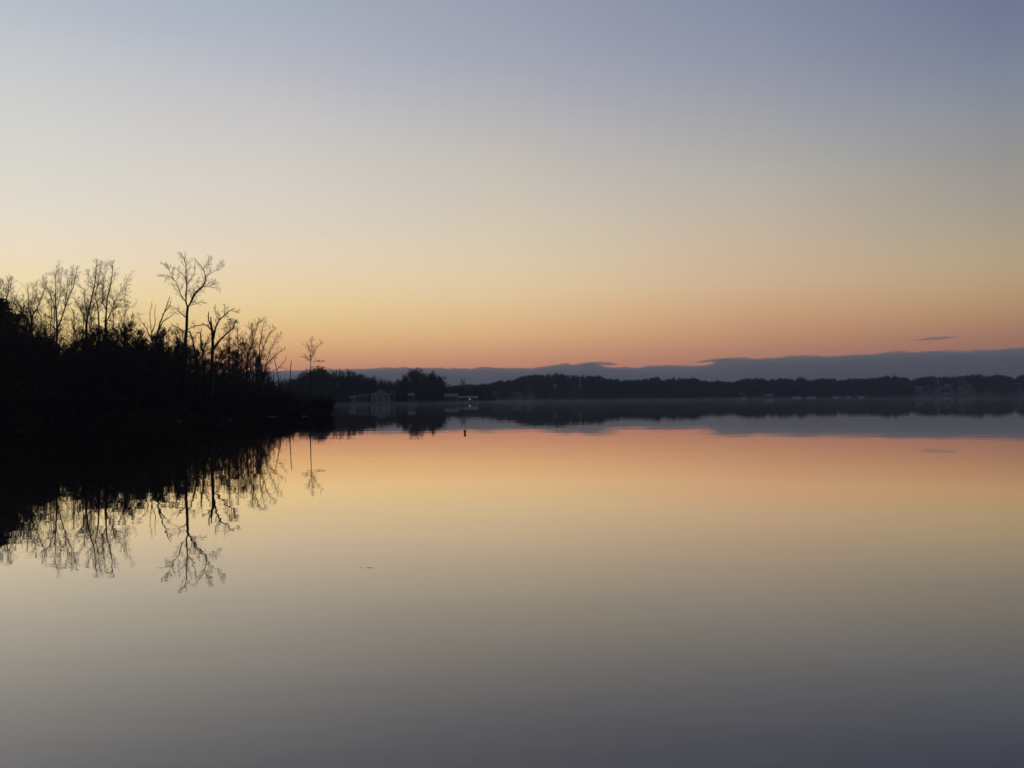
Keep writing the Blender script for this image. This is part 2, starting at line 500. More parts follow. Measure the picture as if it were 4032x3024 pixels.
# name, label, frame, distance, ground row added by itself, [(radius0, radius1, points, twig length, twig step, levels)], leaves
TREES = [
    ('the tallest bare tree of the left bank, forked crown standing well above the rest', R2, 97, .72, [
        (.26, .15, [(398, 1400), (400, 1000), (408, 760), (412, 620), (418, 575)], 1.0, 3.0, 1),
        (.11, .03, [(418, 575), (402, 530), (403, 480), (410, 375), (403, 300), (403, 205), (385, 150), (362, 116)], 1.5, .55, 2),
        (.03, .015, [(388, 155), (396, 130), (392, 100)], .9, .5, 1),
        (.07, .02, [(403, 525), (375, 495), (350, 450), (335, 395), (315, 350), (275, 315), (235, 300), (188, 304)], 1.7, .5, 2),
        (.035, .015, [(300, 335), (272, 295), (255, 250), (225, 215), (198, 202)], 1.4, .5, 2),
        (.04, .015, [(404, 350), (388, 300), (350, 265), (320, 240), (288, 228)], 1.4, .5, 2),
        (.045, .015, [(411, 378), (435, 345), (465, 305), (482, 250)], 1.1, .45, 2),
        (.11, .03, [(418, 575), (437, 550), (465, 490), (500, 440), (550, 395), (570, 350), (575, 320), (565, 275), (555, 235), (575, 208), (605, 204)], 1.6, .5, 2),
        (.08, .04, [(425, 570), (450, 510), (476, 450), (520, 408), (548, 395)], 1.2, .5, 2),
        (.045, .015, [(575, 320), (600, 290), (640, 265), (690, 242), (722, 222)], 1.6, .42, 2),
        (.04, .015, [(552, 395), (600, 393), (640, 402), (682, 414)], 1.3, .45, 2),
        (.035, .015, [(562, 388), (600, 365), (645, 345)], 1.2, .45, 2),
        (.03, .012, [(556, 235), (532, 210), (505, 180)], 1.5, .42, 2),
        (.025, .012, [(600, 206), (598, 170), (596, 135)], 1.0, .42, 2),
        (.04, .015, [(440, 558), (490, 545), (530, 528), (572, 536)], .9, .6, 2),
        (.03, .012, [(478, 445), (478, 415), (505, 380), (512, 335)], 1.1, .4, 2),
        (.07, .02, [(408, 670), (375, 640), (350, 610), (320, 585), (278, 568)], 1.7, .5, 2),
        (.06, .02, [(402, 810), (360, 770), (330, 745), (300, 742)], 1.2, .5, 2),
        (.04, .015, [(408, 780), (440, 750), (490, 733), (560, 738)], 1.2, .6, 2)], None),
    ('slender bare tree with narrow V fork, second tall one from the left', R1, 113, .5, [
        (.22, .13, [(497, 1300), (495, 950), (497, 800), (495, 700)], 1.2, 2.5, 1),
        (.10, .02, [(495, 700), (490, 600), (480, 480), (480, 330), (500, 225)], 2.0, .6, 2),
        (.06, .02, [(490, 600), (460, 530), (430, 450), (400, 390), (375, 325)], 2.0, .6, 2),
        (.05, .02, [(495, 590), (515, 520), (530, 420), (545, 255)], 1.9, .6, 2),
        (.11, .03, [(500, 760), (530, 690), (560, 600), (600, 480), (640, 400), (660, 290), (672, 235)], 1.8, .6, 2),
        (.05, .02, [(562, 600), (575, 480), (592, 400), (580, 280)], 1.7, .6, 2),
        (.03, .015, [(618, 440), (625, 300), (635, 230)], 1.4, .5, 2),
        (.03, .015, [(500, 690), (560, 684), (632, 688)], .8, .6, 1),
        (.05, .02, [(495, 700), (450, 670), (420, 650), (395, 640)], 1.2, .6, 2)],
     [((1120, 760), 14), ((1060, 800), 10), ((1170, 740), 10)]),
    ('tall bare tree leaning right with steep limbs, left one of the tall clump', R1, 113, .5, [
        (.24, .15, [(745, 1250), (750, 880), (752, 720)], 1.2, 2.5, 1),
        (.14, .03, [(752, 720), (775, 600), (800, 480), (820, 400), (835, 300), (840, 185)], 1.9, .5, 2),
        (.06, .02, [(750, 710), (720, 625), (690, 560), (668, 515)], 1.9, .55, 2),
        (.06, .02, [(765, 640), (735, 520), (740, 430), (702, 395)], 1.8, .55, 2),
        (.04, .02, [(795, 605), (850, 552), (888, 528)], 1.3, .55, 2),
        (.04, .015, [(815, 420), (795, 340), (770, 275)], 1.5, .5, 2)], None),
    ('straight slim bare tree in the middle of the tall clump on the bank', R1, 117, .5, [
        (.2, .12, [(872, 1250), (872, 900), (860, 700)], 1.2, 2.5, 1),
        (.12, .025, [(860, 700), (848, 560), (825, 480), (845, 400), (870, 290), (880, 225)], 1.8, .55, 2),
        (.05, .02, [(852, 590), (890, 520), (897, 430), (905, 320)], 1.7, .5, 2)], None),
    ('tall many branched bare tree, right one of the tall clump', R1, 115, .5, [
        (.26, .17, [(915, 1250), (916, 920), (920, 690)], 1.2, 2.5, 1),
        (.13, .03, [(920, 690), (926, 600), (935, 490), (960, 400), (976, 300), (984, 190)], 1.8, .5, 2),
        (.07, .02, [(926, 600), (897, 540), (893, 430), (905, 330), (935, 205)], 1.7, .5, 2),
        (.08, .02, [(930, 690), (975, 605), (1000, 520), (1050, 440), (1090, 370), (1122, 315)], 2.0, .5, 2),
        (.04, .015, [(1000, 520), (1060, 500), (1110, 430)], 1.7, .5, 2),
        (.04, .015, [(985, 590), (1040, 570), (1085, 560)], 1.6, .5, 2)], None),
    ('spreading bare tree with a clump of dead leaves near its fork, far left', R8, 113, .5, [
        (.22, .15, [(660, 1700), (665, 1060), (688, 950), (695, 820)], 1.2, 2.2, 1),
        (.10, .02, [(695, 820), (670, 760), (625, 680), (622, 520), (615, 400), (603, 170)], 1.7, .55, 2),
        (.11, .02, [(695, 820), (745, 735), (800, 650), (850, 530), (900, 380), (960, 240), (1005, 105)], 1.8, .5, 2),
        (.05, .02, [(812, 630), (770, 500), (760, 390), (790, 300), (800, 110)], 1.7, .5, 2),
        (.04, .015, [(750, 600), (742, 480), (765, 390)], 1.3, .5, 2),
        (.06, .02, [(810, 650), (870, 780), (930, 900)], 1.3, .6, 2)],
     [((700, 660), 16), ((660, 700), 14), ((740, 630), 12), ((780, 700), 12)]),
    ('leaning bare tree with long straight stem slanting left, far left', R8, 110, .5, [
        (.17, .02, [(720, 1700), (620, 960), (520, 780), (400, 660), (290, 500), (262, 380), (230, 260)], 1.9, .5, 2),
        (.1, .02, [(540, 1500), (530, 1000), (522, 850), (515, 500), (515, 380)], 1.5, .7, 2),
        (.05, .02, [(500, 770), (420, 590), (380, 480), (320, 420)], 1.6, .5, 2)], [((460, 600), 16), ((300, 560), 14)]),
    ('wispy topped bare tree rising behind the pine at the left edge', R8, 112, .5, [
        (.16, .02, [(60, 1700), (80, 700), (135, 440), (160, 320), (205, 240), (255, 40)], 2.0, .5, 2),
        (.07, .02, [(150, 400), (190, 240), (180, 100), (195, 0)], 1.9, .5, 2),
        (.06, .02, [(80, 700), (20, 300), (12, 40)], 1.9, .5, 2)], None),
    ('bare tree with stiff upright spikes just left of the tallest tree', R2, 104, .5, [
        (.24, .03, [(160, 1300), (145, 900), (155, 800), (180, 700), (215, 620), (245, 530), (262, 485)], .9, .9, 1),
        (.13, .02, [(125, 1200), (110, 870), (95, 740), (88, 640), (107, 525)], .8, .9, 1),
        (.07, .015, [(105, 800), (135, 720), (130, 620), (138, 555)], .7, .9, 1),
        (.1, .02, [(165, 780), (200, 700), (262, 660), (318, 615)], 1.1, .8, 1),
        (.06, .015, [(215, 620), (265, 560), (275, 505)], .7, .8, 1),
        (.1, .02, [(180, 980), (205, 840), (235, 800), (272, 775)], .9, .6, 2),
        (.08, .02, [(110, 870), (60, 760), (5, 690)], 1.2, .7, 2)], None),
    ('gnarled bare tree with broken top right of the tallest tree', R2, 99, .5, [
        (.27, .16, [(628, 1350), (630, 1050), (636, 900), (632, 780)], 1.0, 2.0, 1),
        (.15, .05, [(632, 780), (622, 730), (598, 685), (600, 622)], .7, .9, 1),
        (.10, .07, [(626, 740), (618, 662)], .5, 2, 0),
        (.14, .02, [(642, 850), (656, 760), (690, 690), (740, 642), (790, 600), (852, 622)], 1.2, .5, 2),
        (.05, .02, [(690, 690), (668, 660), (650, 585)], 1.0, .6, 2),
        (.05, .02, [(740, 642), (735, 600), (738, 560)], .9, .5, 2),
        (.15, .04, [(646, 930), (700, 860), (760, 800), (812, 760), (830, 698)], 1.1, .4, 2),
        (.08, .02, [(632, 780), (575, 725), (500, 732), (432, 765)], 1.0, .7, 2),
        (.16, .03, [(560, 1250), (550, 950), (600, 840), (628, 790)], 1.0, .7, 2),
        (.12, .03, [(538, 950), (530, 800), (497, 795)], .8, .7, 2), (.05, .02, [(530, 800), (542, 755)], .7, .5, 1)],
     [((790, 700), 9), ((830, 740), 9), ((770, 730), 8), ((740, 760), 7), ((840, 700), 6), ((800, 690), 7)]),
    ('dark leaning trunk with bent crown beside the tallest tree', R2, 98, .5, [
        (.2, .07, [(525, 1350), (508, 1090), (480, 960), (460, 850), (438, 790)], 1.0, 1.2, 2),
        (.08, .02, [(440, 795), (400, 780), (355, 775), (315, 745)], 1.2, .5, 2),
        (.06, .02, [(462, 860), (430, 830), (395, 822)], 1.0, .6, 2)], None),
    ('slim tree keeping its withered leaves, right of the gnarled tree', R2, 118, .5, [
        (.17, .02, [(778, 1350), (778, 1050), (782, 880), (778, 740)], 1.6, .32, 2)],
     [((760, 900), 8), ((800, 860), 8), ((740, 850), 7), ((810, 930), 8), ((770, 980), 8), ((730, 960), 7), ((820, 1010), 7)]),
    ('slim leafy tree, second of the three withered ones right of the gnarled tree', R2, 122, .5, [
        (.16, .02, [(848, 1350), (855, 1080), (860, 900), (850, 790)], 1.7, .32, 2)],
     [((850, 850), 9), ((880, 840), 8), ((830, 900), 7), ((890, 900), 8), ((840, 980), 7), ((870, 1000), 7)]),
    ('slim crooked tree, third of the withered ones, beside the bushy bare clump', R2, 125, .5, [
        (.17, .03, [(925, 1350), (930, 1120), (945, 960), (985, 880), (975, 745)], 1.7, .4, 2),
        (.06, .02, [(945, 960), (915, 920), (905, 860)], 1.5, .4, 2)], [((930, 930), 7), ((900, 900), 6)]),
    ('bushy multi stemmed bare tree near the end of the bank', R3, 132, .5, [
        (.18, .03, [(290, 1150), (182, 860), (190, 700), (210, 600), (240, 520), (270, 400), (300, 310), (342, 272)], 1.7, .45, 2),
        (.16, .02, [(305, 1150), (300, 880), (290, 700), (262, 600), (228, 530), (225, 340)], 1.7, .5, 2),
        (.2, .02, [(325, 1150), (322, 870), (322, 700), (350, 560), (400, 440), (455, 375)], 1.8, .45, 2),
        (.14, .02, [(350, 1150), (362, 870), (375, 720), (420, 580), (470, 480), (522, 425)], 1.7, .45, 2),
        (.09, .02, [(370, 740), (450, 655), (500, 612), (562, 568)], 1.4, .45, 2),
        (.12, .02, [(302, 760), (310, 560), (330, 430), (352, 325)], 1.6, .45, 2),
        (.08, .02, [(196, 650), (165, 560), (175, 440)], 1.5, .45, 2)], None),
    ('small dead tree with drooping curved limbs near the bank end', R3, 124, .5, [
        (.13, .04, [(528, 1150), (520, 960), (500, 860), (480, 760), (458, 665)], .7, 1.2, 1),
        (.05, .015, [(490, 775), (530, 733), (580, 670), (574, 645)], .7, .6, 1),
        (.05, .015, [(490, 780), (450, 782), (415, 820), (385, 890)], .5, .8, 1),
        (.035, .015, [(495, 760), (540, 752), (580, 778)], .6, .6, 1)], None),
    ('short broken stub of a dead tree near the bank end', R3, 122, .5, [
        (.10, .05, [(612, 1150), (620, 870), (622, 780), (632, 695)], .4, 1.6, 1)], None),
    ('small lone bare tree standing at the tip of the bank', R3, 117, .5, [
        (.12, .05, [(818, 1200), (822, 900), (826, 730)], .5, 2, 1),
        (.05, .015, [(826, 730), (825, 600), (836, 520), (840, 475)], 1.1, .42, 2),
        (.03, .012, [(825, 605), (800, 550), (757, 528)], .9, .42, 2),
        (.03, .012, [(830, 690), (860, 600), (900, 540), (932, 508)], .9, .42, 2),
        (.03, .012, [(822, 690), (790, 660), (750, 650)], .8, .45, 2),
        (.03, .012, [(838, 705), (900, 688), (955, 692)], .8, .45, 2)], None),
]
for ti, (label, fr, D, _, limbs, leaves) in enumerate(TREES):
    R = random.Random(100 + ti)
    cx = fr[0] + limbs[0][2][-1][0] / fr[2]
    wobd = R.uniform(-1, 1)
    main, tw, trunkP = [], [], None

    def pt(q, k=0.0):
        px = fr[0] + q[0] / fr[2]; py = fr[1] + q[1] / fr[2]
        return at(px, py, D + k)
    ends = {}
    for li, (r0, r1, pts, L, step, lev) in enumerate(limbs):
        px0 = pts[0][0]
        k0 = 0.0
        if li:   # start where the parent limb is nearest, then lean towards or away from the viewer
            k0 = min(ends.values(), key=lambda e_: (e_[0] - px0) ** 2 + (e_[1] - pts[0][1]) ** 2)[2]
        sg = R.choice((-1, 1)) * R.uniform(.25, .7) * (1 if li else .05)
        P = []
        for j, q in enumerate(pts):
            lat = math.hypot(q[0] - px0, q[1] - pts[0][1]) / fr[2] / FPX * D
            kk = k0 + sg * lat * .8
            P.append(pt(q, kk)); ends[(li, j)] = (q[0], q[1], kk)
        if pts[0][1] > pts[1][1] and P[0][2] < 1.5:     # base: run it down into the ground
            x, y, z = P[0]; P[0] = (x, y, bank_z(x, y) - .3)
        s, PP = limb_segs(R, P, r0, r1, .035)
        main += s
        spawn(R, tw, PP, r0, r1, L * (.82 if D < 100 else .92), step * (.55 if D > 105 else .7), lev, .0055, start=.1 if li else .45)
    b = main[0]; org = (b[0], b[1], b[2])
    root = empty('bare_tree', org, label, 'tree')
    sides_obj('trunk', main, BARK, root, org)
    tube_obj('crown', tw, TWIG, root, org)
    if leaves:
        C = [pt(c_[0], R.uniform(-1.2, 1.2)) for c_ in leaves]; rr = [c_[1] * (5.53 if fr is R8 else 2.2) / fr[2] / FPX * D * (.5 if fr is R8 else 1.0) for c_ in leaves]
        V, q = leaf_quads(NR, np.array(C), 75, np.array(rr) * 2.3, .07, .8)
        mk('withered_leaves', V - np.array(org), q, LEAF, root)


# ------------------------------------------------------------------ procedural trees
def grow(R, H, spread, r0, lev, rmin, crooked=.25, low=.25, nl=9, tl=None):
    """local-space bare tree: trunk chain plus limbs, all with twigs"""
    main, tw = [], []
    P = [(0, 0, -.4)]; x = y = 0; n = 7
    for k in range(1, n + 1):
        x += R.uniform(-1, 1) * crooked * H * .07; y += R.uniform(-1, 1) * crooked * H * .07
        P.append((x, y, H * .82 * k / n))
    s, PP = limb_segs(R, P, r0, r0 * .18, .03); main += s
    tl = tl or H * .13
    spawn(R, tw, PP[len(PP) // 2:], r0 * .4, r0 * .15, tl, tl * .4, lev, rmin)
    for i in range(nl):
        f = low + (1 - low) * (i + R.random()) / nl * .95; z = H * .82 * f
        k = min(n - 1, int(f * n)); g = f * n - k; a, b = P[k], P[k + 1]
        p = tuple(a[j] + (b[j] - a[j]) * g for j in range(3))
        t_ = i * 2.4 + R.uniform(-.6, .6); L = spread * (1.05 - .55 * f) * R.uniform(.7, 1.1)
        d = norm((math.cos(t_), math.sin(t_), R.uniform(.45, 1.2))); Q = [p]; m_ = 4
        for j in range(m_):
            w = rnd_dir(R); d = norm((d[0] + w[0] * crooked, d[1] + w[1] * crooked, d[2] + w[2] * crooked + .16))
            q = Q[-1]; Q.append((q[0] + d[0] * L / m_, q[1] + d[1] * L / m_, q[2] + d[2] * L / m_))
        s, QQ = limb_segs(R, Q, r0 * (.5 - .25 * f), r0 * .1, .04); main += s
        spawn(R, tw, QQ, r0 * .3, r0 * .1, tl, tl * .38, lev, rmin, start=.2)
    return main, tw


def proto_tree(name, R, H, spread, r0, lev, rmin, bark, twm, sides=6, leaves=0, **kw):
    main, tw = grow(R, H, spread, r0, lev, rmin, **kw)
    root = bpy.data.objects.new(name, None); COL.objects.link(root); root.empty_display_size = .1
    tube_obj('trunk', main, bark, root, (0, 0, 0), sides); tube_obj('crown', tw, twm, root, (0, 0, 0))
    if leaves:
        idx = [tw[R.randrange(len(tw))][:3] for _ in range(leaves)]
        V, q = leaf_quads(NR, idx, 26, H * .035, H * .007); mk('withered_leaves', V, q, LEAF, root)
    return root


def copy_tree(o, loc, rz, sc, label, cat, group=None):
    c_ = o.copy(); COL.objects.link(c_); c_.location = loc; c_.rotation_euler = (0, 0, rz); c_.scale = (sc, sc, sc)
    for k, v in (('label', label), ('category', cat), ('group', group)):
        if v: c_[k] = v
        elif k in c_: del c_[k]
    for ch in o.children:
        d = ch.copy(); COL.objects.link(d); d.parent = c_
    return c_


def drop(o):
    for ch in list(o.children): bpy.data.objects.remove(ch)
    bpy.data.objects.remove(o)


# crooked trees in the tangle of the near bank
near_protos = [proto_tree('bare_tree', random.Random(40 + i), 10, 3.6, .2, 2, .014, BARK, TWIG, 6, leaves=(0, 70, 0, 40, 0)[i], crooked=.36, low=.22, nl=9) for i in range(5)]
TANGLE = [(-700, 1170), (-820, 1200), (-930, 1150), (-1040, 1190), (-1150, 1160), (-1270, 1210), (-1400, 1180), (-1530, 1200), (-1650, 1230),
          (-60, 1165), (-20, 1190), (40, 1180), (75, 1195), (60, 1240), (105, 1225), (125, 1260), (20, 1220), (140, 1235), (170, 1290), (95, 1270), (160, 1300),
          (210, 1335), (238, 1360), (250, 1318), (275, 1345), (315, 1330), (360, 1300), (385, 1320), (410, 1300), (500, 1300), (530, 1320), (552, 1310), (580, 1330), (605, 1310), (630, 1300), (648, 1340), (690, 1330), (712, 1345), (735, 1370), (780, 1390), (812, 1380), (852, 1400), (890, 1395), (940, 1390), (990, 1400), (1030, 1425),
          (-620, 1180), (-520, 1230), (-420, 1190), (-300, 1200), (-180, 1230), (-80, 1200), (15, 1185), (90, 1215), (150, 1250), (185, 1262), (262, 1330), (282, 1300), (300, 1290), (322, 1312), (345, 1255), (372, 1262), (398, 1250), (425, 1240),
          (448, 1250), (470, 1262), (492, 1248), (515, 1242), (540, 1290), (565, 1278), (590, 1300), (622, 1262), (655, 1282), (678, 1290), (700, 1275), (722, 1310), (745, 1330), (762, 1345), (800, 1340), (822, 1330), (858, 1352),
          (880, 1330), (905, 1350), (930, 1340), (962, 1330), (985, 1345), (1012, 1380), (1040, 1410), (1062, 1440), (1080, 1455), (840, 1390), (700, 1350), (640, 1330), (440, 1300), (350, 1320)]
for i, (px, py) in enumerate(TANGLE):
    R = random.Random(700 + i); D = interp(SHORE, px) + R.uniform(6, 26)
    x = xat(px, D); zb = bank_z(x, D); H = zat(px, py, D) - zb
    copy_tree(near_protos[i % 5], (x, D, zb), R.uniform(0, 6.28), H / 10.2,
              'bare crooked tree in the dark tangle along the left bank', 'tree', 'bare crooked trees tangled along the left bank')
for o in near_protos: drop(o)

# slim wispy trees filling in between the traced ones
slim = [proto_tree('bare_tree', random.Random(900 + i), 16, 2.9, .13, 2, .007, BARK, TWIG, 6, crooked=.16, low=.42, nl=10, tl=1.5) for i in range(3)]
for i, (px, py) in enumerate([(-60, 1090), (-25, 1120), (22, 1105), (70, 1095), (100, 1125), (128, 1100), (192, 1085), (212, 1130), (290, 1150), (318, 1120), (352, 1135), (372, 1100), (455, 1110), (492, 1105), (528, 1175), (560, 1230),
                              (668, 1235), (715, 1260), (770, 1265), (812, 1275), (905, 1285), (955, 1290), (1000, 1300), (-180, 1110), (-320, 1090), (-470, 1130)]):
    R = random.Random(950 + i); D = interp(SHORE, px) + R.uniform(14, 30)
    x = xat(px, D); zb = bank_z(x, D); H = zat(px, py, D) - zb
    copy_tree(slim[i % 3], (x, D, zb), R.uniform(0, 6.28), H / 16.2,
              'slim wispy bare tree standing among the taller ones behind the left bank', 'tree', 'slim wispy bare trees behind the left bank')
for o in slim: drop(o)

# the dark conifer at the left edge
def conifer(px, py, D, spread, label, seed, group=None):
    R = random.Random(seed); x = xat(px, D); zb = bank_z(x, D); H = zat(px, py, D) - zb
    root = empty('pine_tree', (x, D, zb), label, 'tree', group)
    seg = [(0, 0, -.3, 0, 0, H * .5, .2, .12), (0, 0, H * .5, 0, 0, H, .12, .02)]
    Ls, C = [], []
    z = H * .12
    while z < H * .97:
        for k in range(6):
            a = R.uniform(0, 6.28); L = spread * (1 - z / H) ** .75 * R.uniform(.75, 1.1) + .25
            p = (0, 0, z); n = 5
            for j in range(n):
                f = (j + 1) / n; q = (math.cos(a) * L * f, math.sin(a) * L * f, z - L * .32 * f + .28 * L * f * f)
                Ls.append(p + q + (.03 * (1.2 - f), .03 * (1.1 - f))); p = q
                if f > .15: C.append(q)
        z += H * .024
    tube_obj('trunk', seg, BARK, root, (0, 0, 0), 7)
    V1, q1 = tubes(Ls, 3); V2, q2 = leaf_quads(NR, np.array(C), 34, .42, .11, .45)
    mk('crown', np.concatenate([V1, V2]), [q1, q2 + len(V1)], NEEDLE, root)
    return root


conifer(-12, 1160, 95, 6.2, 'large dark pine with drooping boughs cut by the left edge', 31)
conifer(-420, 1190, 92, 4.8, 'dark pine farther left along the bank', 32)

# ------------------------------------------------------------------ undergrowth of the near bank (one uncountable mass)
MASS = [(-2600, 1200), (-900, 1220), (-300, 1230), (0, 1242), (68, 1282), (130, 1300), (181, 1305), (205, 1348), (235, 1378), (300, 1372), (345, 1362), (410, 1362), (455, 1385), (500, 1368), (543, 1352), (600, 1356),
        (663, 1362), (700, 1385), (731, 1450), (776, 1462), (830, 1440), (870, 1452), (934, 1484), (1018, 1500), (1060, 1512), (1104, 1532), (1174, 1551), (1240, 1562), (1290, 1572), (1318, 1592)]
MB_ = [(x, R0.uniform(-22, 16)) for x in range(-2600, 1400, 22)]
C, RR = [], []
R = random.Random(77)
while len(C) < 4700:
    px = R.uniform(-1700, -100) if R.random() < .3 else R.uniform(-120, 1290)
    sh = interp(SHORE, px); D = sh + .8 + R.random() ** 1.6 * (26 if px < 1150 else 8)
    x = xat(px, D); zb = bank_z(x, D)
    if zb < .02: continue
    top = zat(px, interp(MASS, px) + interp(MB_, px) * (1 if px < 1000 else .3), D); rr = R.uniform(.5, 1.15)
    if top - zb < .5: rr = .35; top = zb + .6
    f = R.random() ** .8
    front = min(1, (D - sh) / 7 + .45)
    if f > .68 and R.random() < .72: continue
    if px > 720 and f > .6 and R.random() < .6: continue
    if f > .68: rr *= .5
    z = zb + (max(.3, (top - zb) * front - rr * .8)) * f
    C.append((x, D, z)); RR.append(rr)
V1, q1 = leaf_quads(NR, C, 58, np.array(RR), .17, .9)
tws = []
for i in range(3000):
    px = R.uniform(-500, 1290) if R.random() < .8 else R.uniform(-1700, -500); sh = interp(SHORE, px); D = sh + .8 + R.random() * 16
    x = xat(px, D); zb = bank_z(x, D)
    if zb < .05: continue
    top = zat(px, interp(MASS, px) - R.uniform(-10, 22), D); Lh = max(.7, (top - zb) * R.uniform(.75, 1.05) * min(1, (D - sh) / 6 + .45))
    twig(R, tws, (x, D, zb - .1), norm((R.uniform(-.4, .4), R.uniform(-.4, .4), 1)), Lh * .85, .04, 1, .014, .34, .06)
V2, q2 = tubes(tws, 3)
for i in range(1400):   # brush overhanging the waterline
    px = R.uniform(-900, 1288); D = interp(SHORE, px) + R.uniform(-.3, 1.6); C.append((xat(px, D), D, R.uniform(.05, .9)))
V3, q3 = leaf_quads(NR, C[-1400:], 40, .42, .13, .8); V1 = np.concatenate([V1, V3]); q1 = np.concatenate([q1, q3 + len(V1) - len(V3)])
o = mk('undergrowth', np.concatenate([V1, V2]), [q1, q2 + len(V1)], BRUSH)
tag(o, 'dense dark brush and leafless thicket filling the left bank', 'undergrowth', kind='stuff')

# low shrubs one can tell apart at the foot of the bank
shp = []
for i in range(3):
    R = random.Random(60 + i); tw = []
    for k in range(16):
        twig(R, tw, (R.uniform(-.2, .2), R.uniform(-.2, .2), -.1), norm((R.uniform(-.8, .8), R.uniform(-.8, .8), 1)), 1.5, .018, 2, .008, .18, .04)
    root = bpy.data.objects.new('shrub', None); COL.objects.link(root)
    tube_obj('branches', tw, TWIG, root, (0, 0, 0))
    V, q = leaf_quads(NR, [t_[:3] for t_ in tw[::9]], 8, .25, .05); mk('leaves', V, q, LEAF, root); shp.append(root)
for i, px in enumerate([1288, 1278, 1262, 1240, 1205, 1150, 1100, 1040, 985, 930, 860, 790, 700, 610, 520, 430, 330, 230, 120, 20]):
    R = random.Random(80 + i); D = interp(SHORE, px) + R.uniform(1.2, 2.6); x = xat(px, D)
    copy_tree(shp[i % 3], (x, D, max(0, bank_z(x, D)) - .1), R.uniform(0, 6), R.uniform(.8, 1.5),
              'low dark shrub at the waterline of the left bank', 'shrub', 'low shrubs along the waterline of the left bank')
for o in shp: drop(o)

# ------------------------------------------------------------------ buildings and boats
def boxv(x0, x1, y0, y1, z0, z1):
    V = [(x0, y0, z0), (x1, y0, z0), (x1, y1, z0), (x0, y1, z0), (x0, y0, z1), (x1, y0, z1), (x1, y1, z1), (x0, y1, z1)]
    return V, [(0, 3, 2, 1), (4, 5, 6, 7), (0, 1, 5, 4), (1, 2, 6, 5), (2, 3, 7, 6), (3, 0, 4, 7)]


def join(parts):
    V, F = [], []
    for v, f in parts:
        n = len(V); V += v; F += [tuple(i + n for i in q) for q in f]
    return V, F


def mkb(name, parts, m, parent, label=None):
    V, F = join(parts)
    me = bpy.data.meshes.new(name); me.from_pydata(V, [], F); me.materials.append(m)
    o = bpy.data.objects.new(name, me); COL.objects.link(o); o.parent = parent
    if label: o['label'] = label
    return o


BLOCK = []   # (px0, px1, d, lowest row) kept clear of trees in front


def house(px0, px1, ytop, ybot, d, wall, roof, label, gable_front=False, depth=8, nwin=2, roofh=.38, group=None, rz=0, cat='house', floors=1, name='house', chimney=False):
    xa, xb = xat(px0, d), xat(px1, d); w = xb - xa; cx = (xa + xb) / 2; pc = (px0 + px1) / 2
    zt, zb = zat(pc, ytop, d), max(.8, zat(pc, ybot, d)); H = max(2.6, zt - zb); zw = H * (1 - roofh)
    BLOCK.append((px0 - 4, px1 + 4, d, ybot))
    root = empty(name, (cx, d, zb), label, cat, group, rz)
    hw = w / 2
    if gable_front:
        V = [(-hw, 0, -3), (hw, 0, -3), (hw, 0, zw), (0, 0, H - .12), (-hw, 0, zw), (-hw, depth, -3), (hw, depth, -3), (hw, depth, zw), (0, depth, H - .12), (-hw, depth, zw)]
        F = [(0, 1, 2, 3, 4), (6, 5, 9, 8, 7), (1, 6, 7, 2), (5, 0, 4, 9)]
        mkb('wall', [(V, F)], wall, root)
        e = .35; k = (H - zw) / hw; rp = []
        for s in (-1, 1):
            v = [(0, -e, H), (s * (hw + e), -e, zw - e * k + .1), (s * (hw + e), depth + e, zw - e * k + .1), (0, depth + e, H)]
            v += [(x, y, z + .22) for x, y, z in v]; f = [(0, 3, 2, 1), (4, 5, 6, 7), (0, 1, 5, 4), (1, 2, 6, 5), (2, 3, 7, 6), (3, 0, 4, 7)]
            rp.append((v, f if s > 0 else [q[::-1] for q in f]))
        rf = mkb('roof', rp, roof, root)
        tp = []
        for s in (-1, 1):
            v = [(0, -e - .08, H - .2), (s * (hw + e), -e - .08, zw - e * k - .1), (s * (hw + e), -e - .003, zw - e * k - .1), (0, -e - .003, H - .2)]
            v += [(x, y, z + .42) for x, y, z in v]; tp.append((v, [(0, 3, 2, 1), (4, 5, 6, 7), (0, 1, 5, 4), (1, 2, 6, 5), (2, 3, 7, 6), (3, 0, 4, 7)]))
        mkb('fascia', tp, PALE, rf)
    else:
        mkb('wall', [boxv(-hw, hw, 0, depth, -3, zw)], wall, root)
        e = .4; v = [(-hw - e, -e, zw), (hw + e, -e, zw), (hw + e, depth / 2, H), (-hw - e, depth / 2, H), (hw + e, depth + e, zw), (-hw - e, depth + e, zw)]
        rf = mkb('roof', [(v, [(0, 1, 2, 3), (3, 2, 4, 5), (0, 3, 5), (1, 4, 2), (0, 5, 4, 1)])], roof, root)
    if chimney: mkb('chimney', [boxv(hw * .35, hw * .35 + .7, depth * .45, depth * .45 + .7, zw, H + .9)], GREYW, rf)
    for fl in range(floors):
        z0 = zw * (fl + .32) / floors; hh = min(1.4, zw * .42 / floors)
        for i in range(nwin):
            xc = -hw + w * (i + .5) / nwin; ww = min(1.1, w / nwin * .5)
            wn = mkb('window', [boxv(xc - ww / 2 - .1, xc + ww / 2 + .1, -.06, -.004, z0 - .1, z0 + hh + .1)], PALE, root)
            mkb('pane', [boxv(xc - ww / 2, xc + ww / 2, -.09, -.063, z0, z0 + hh)], GLASS, wn)
    return root


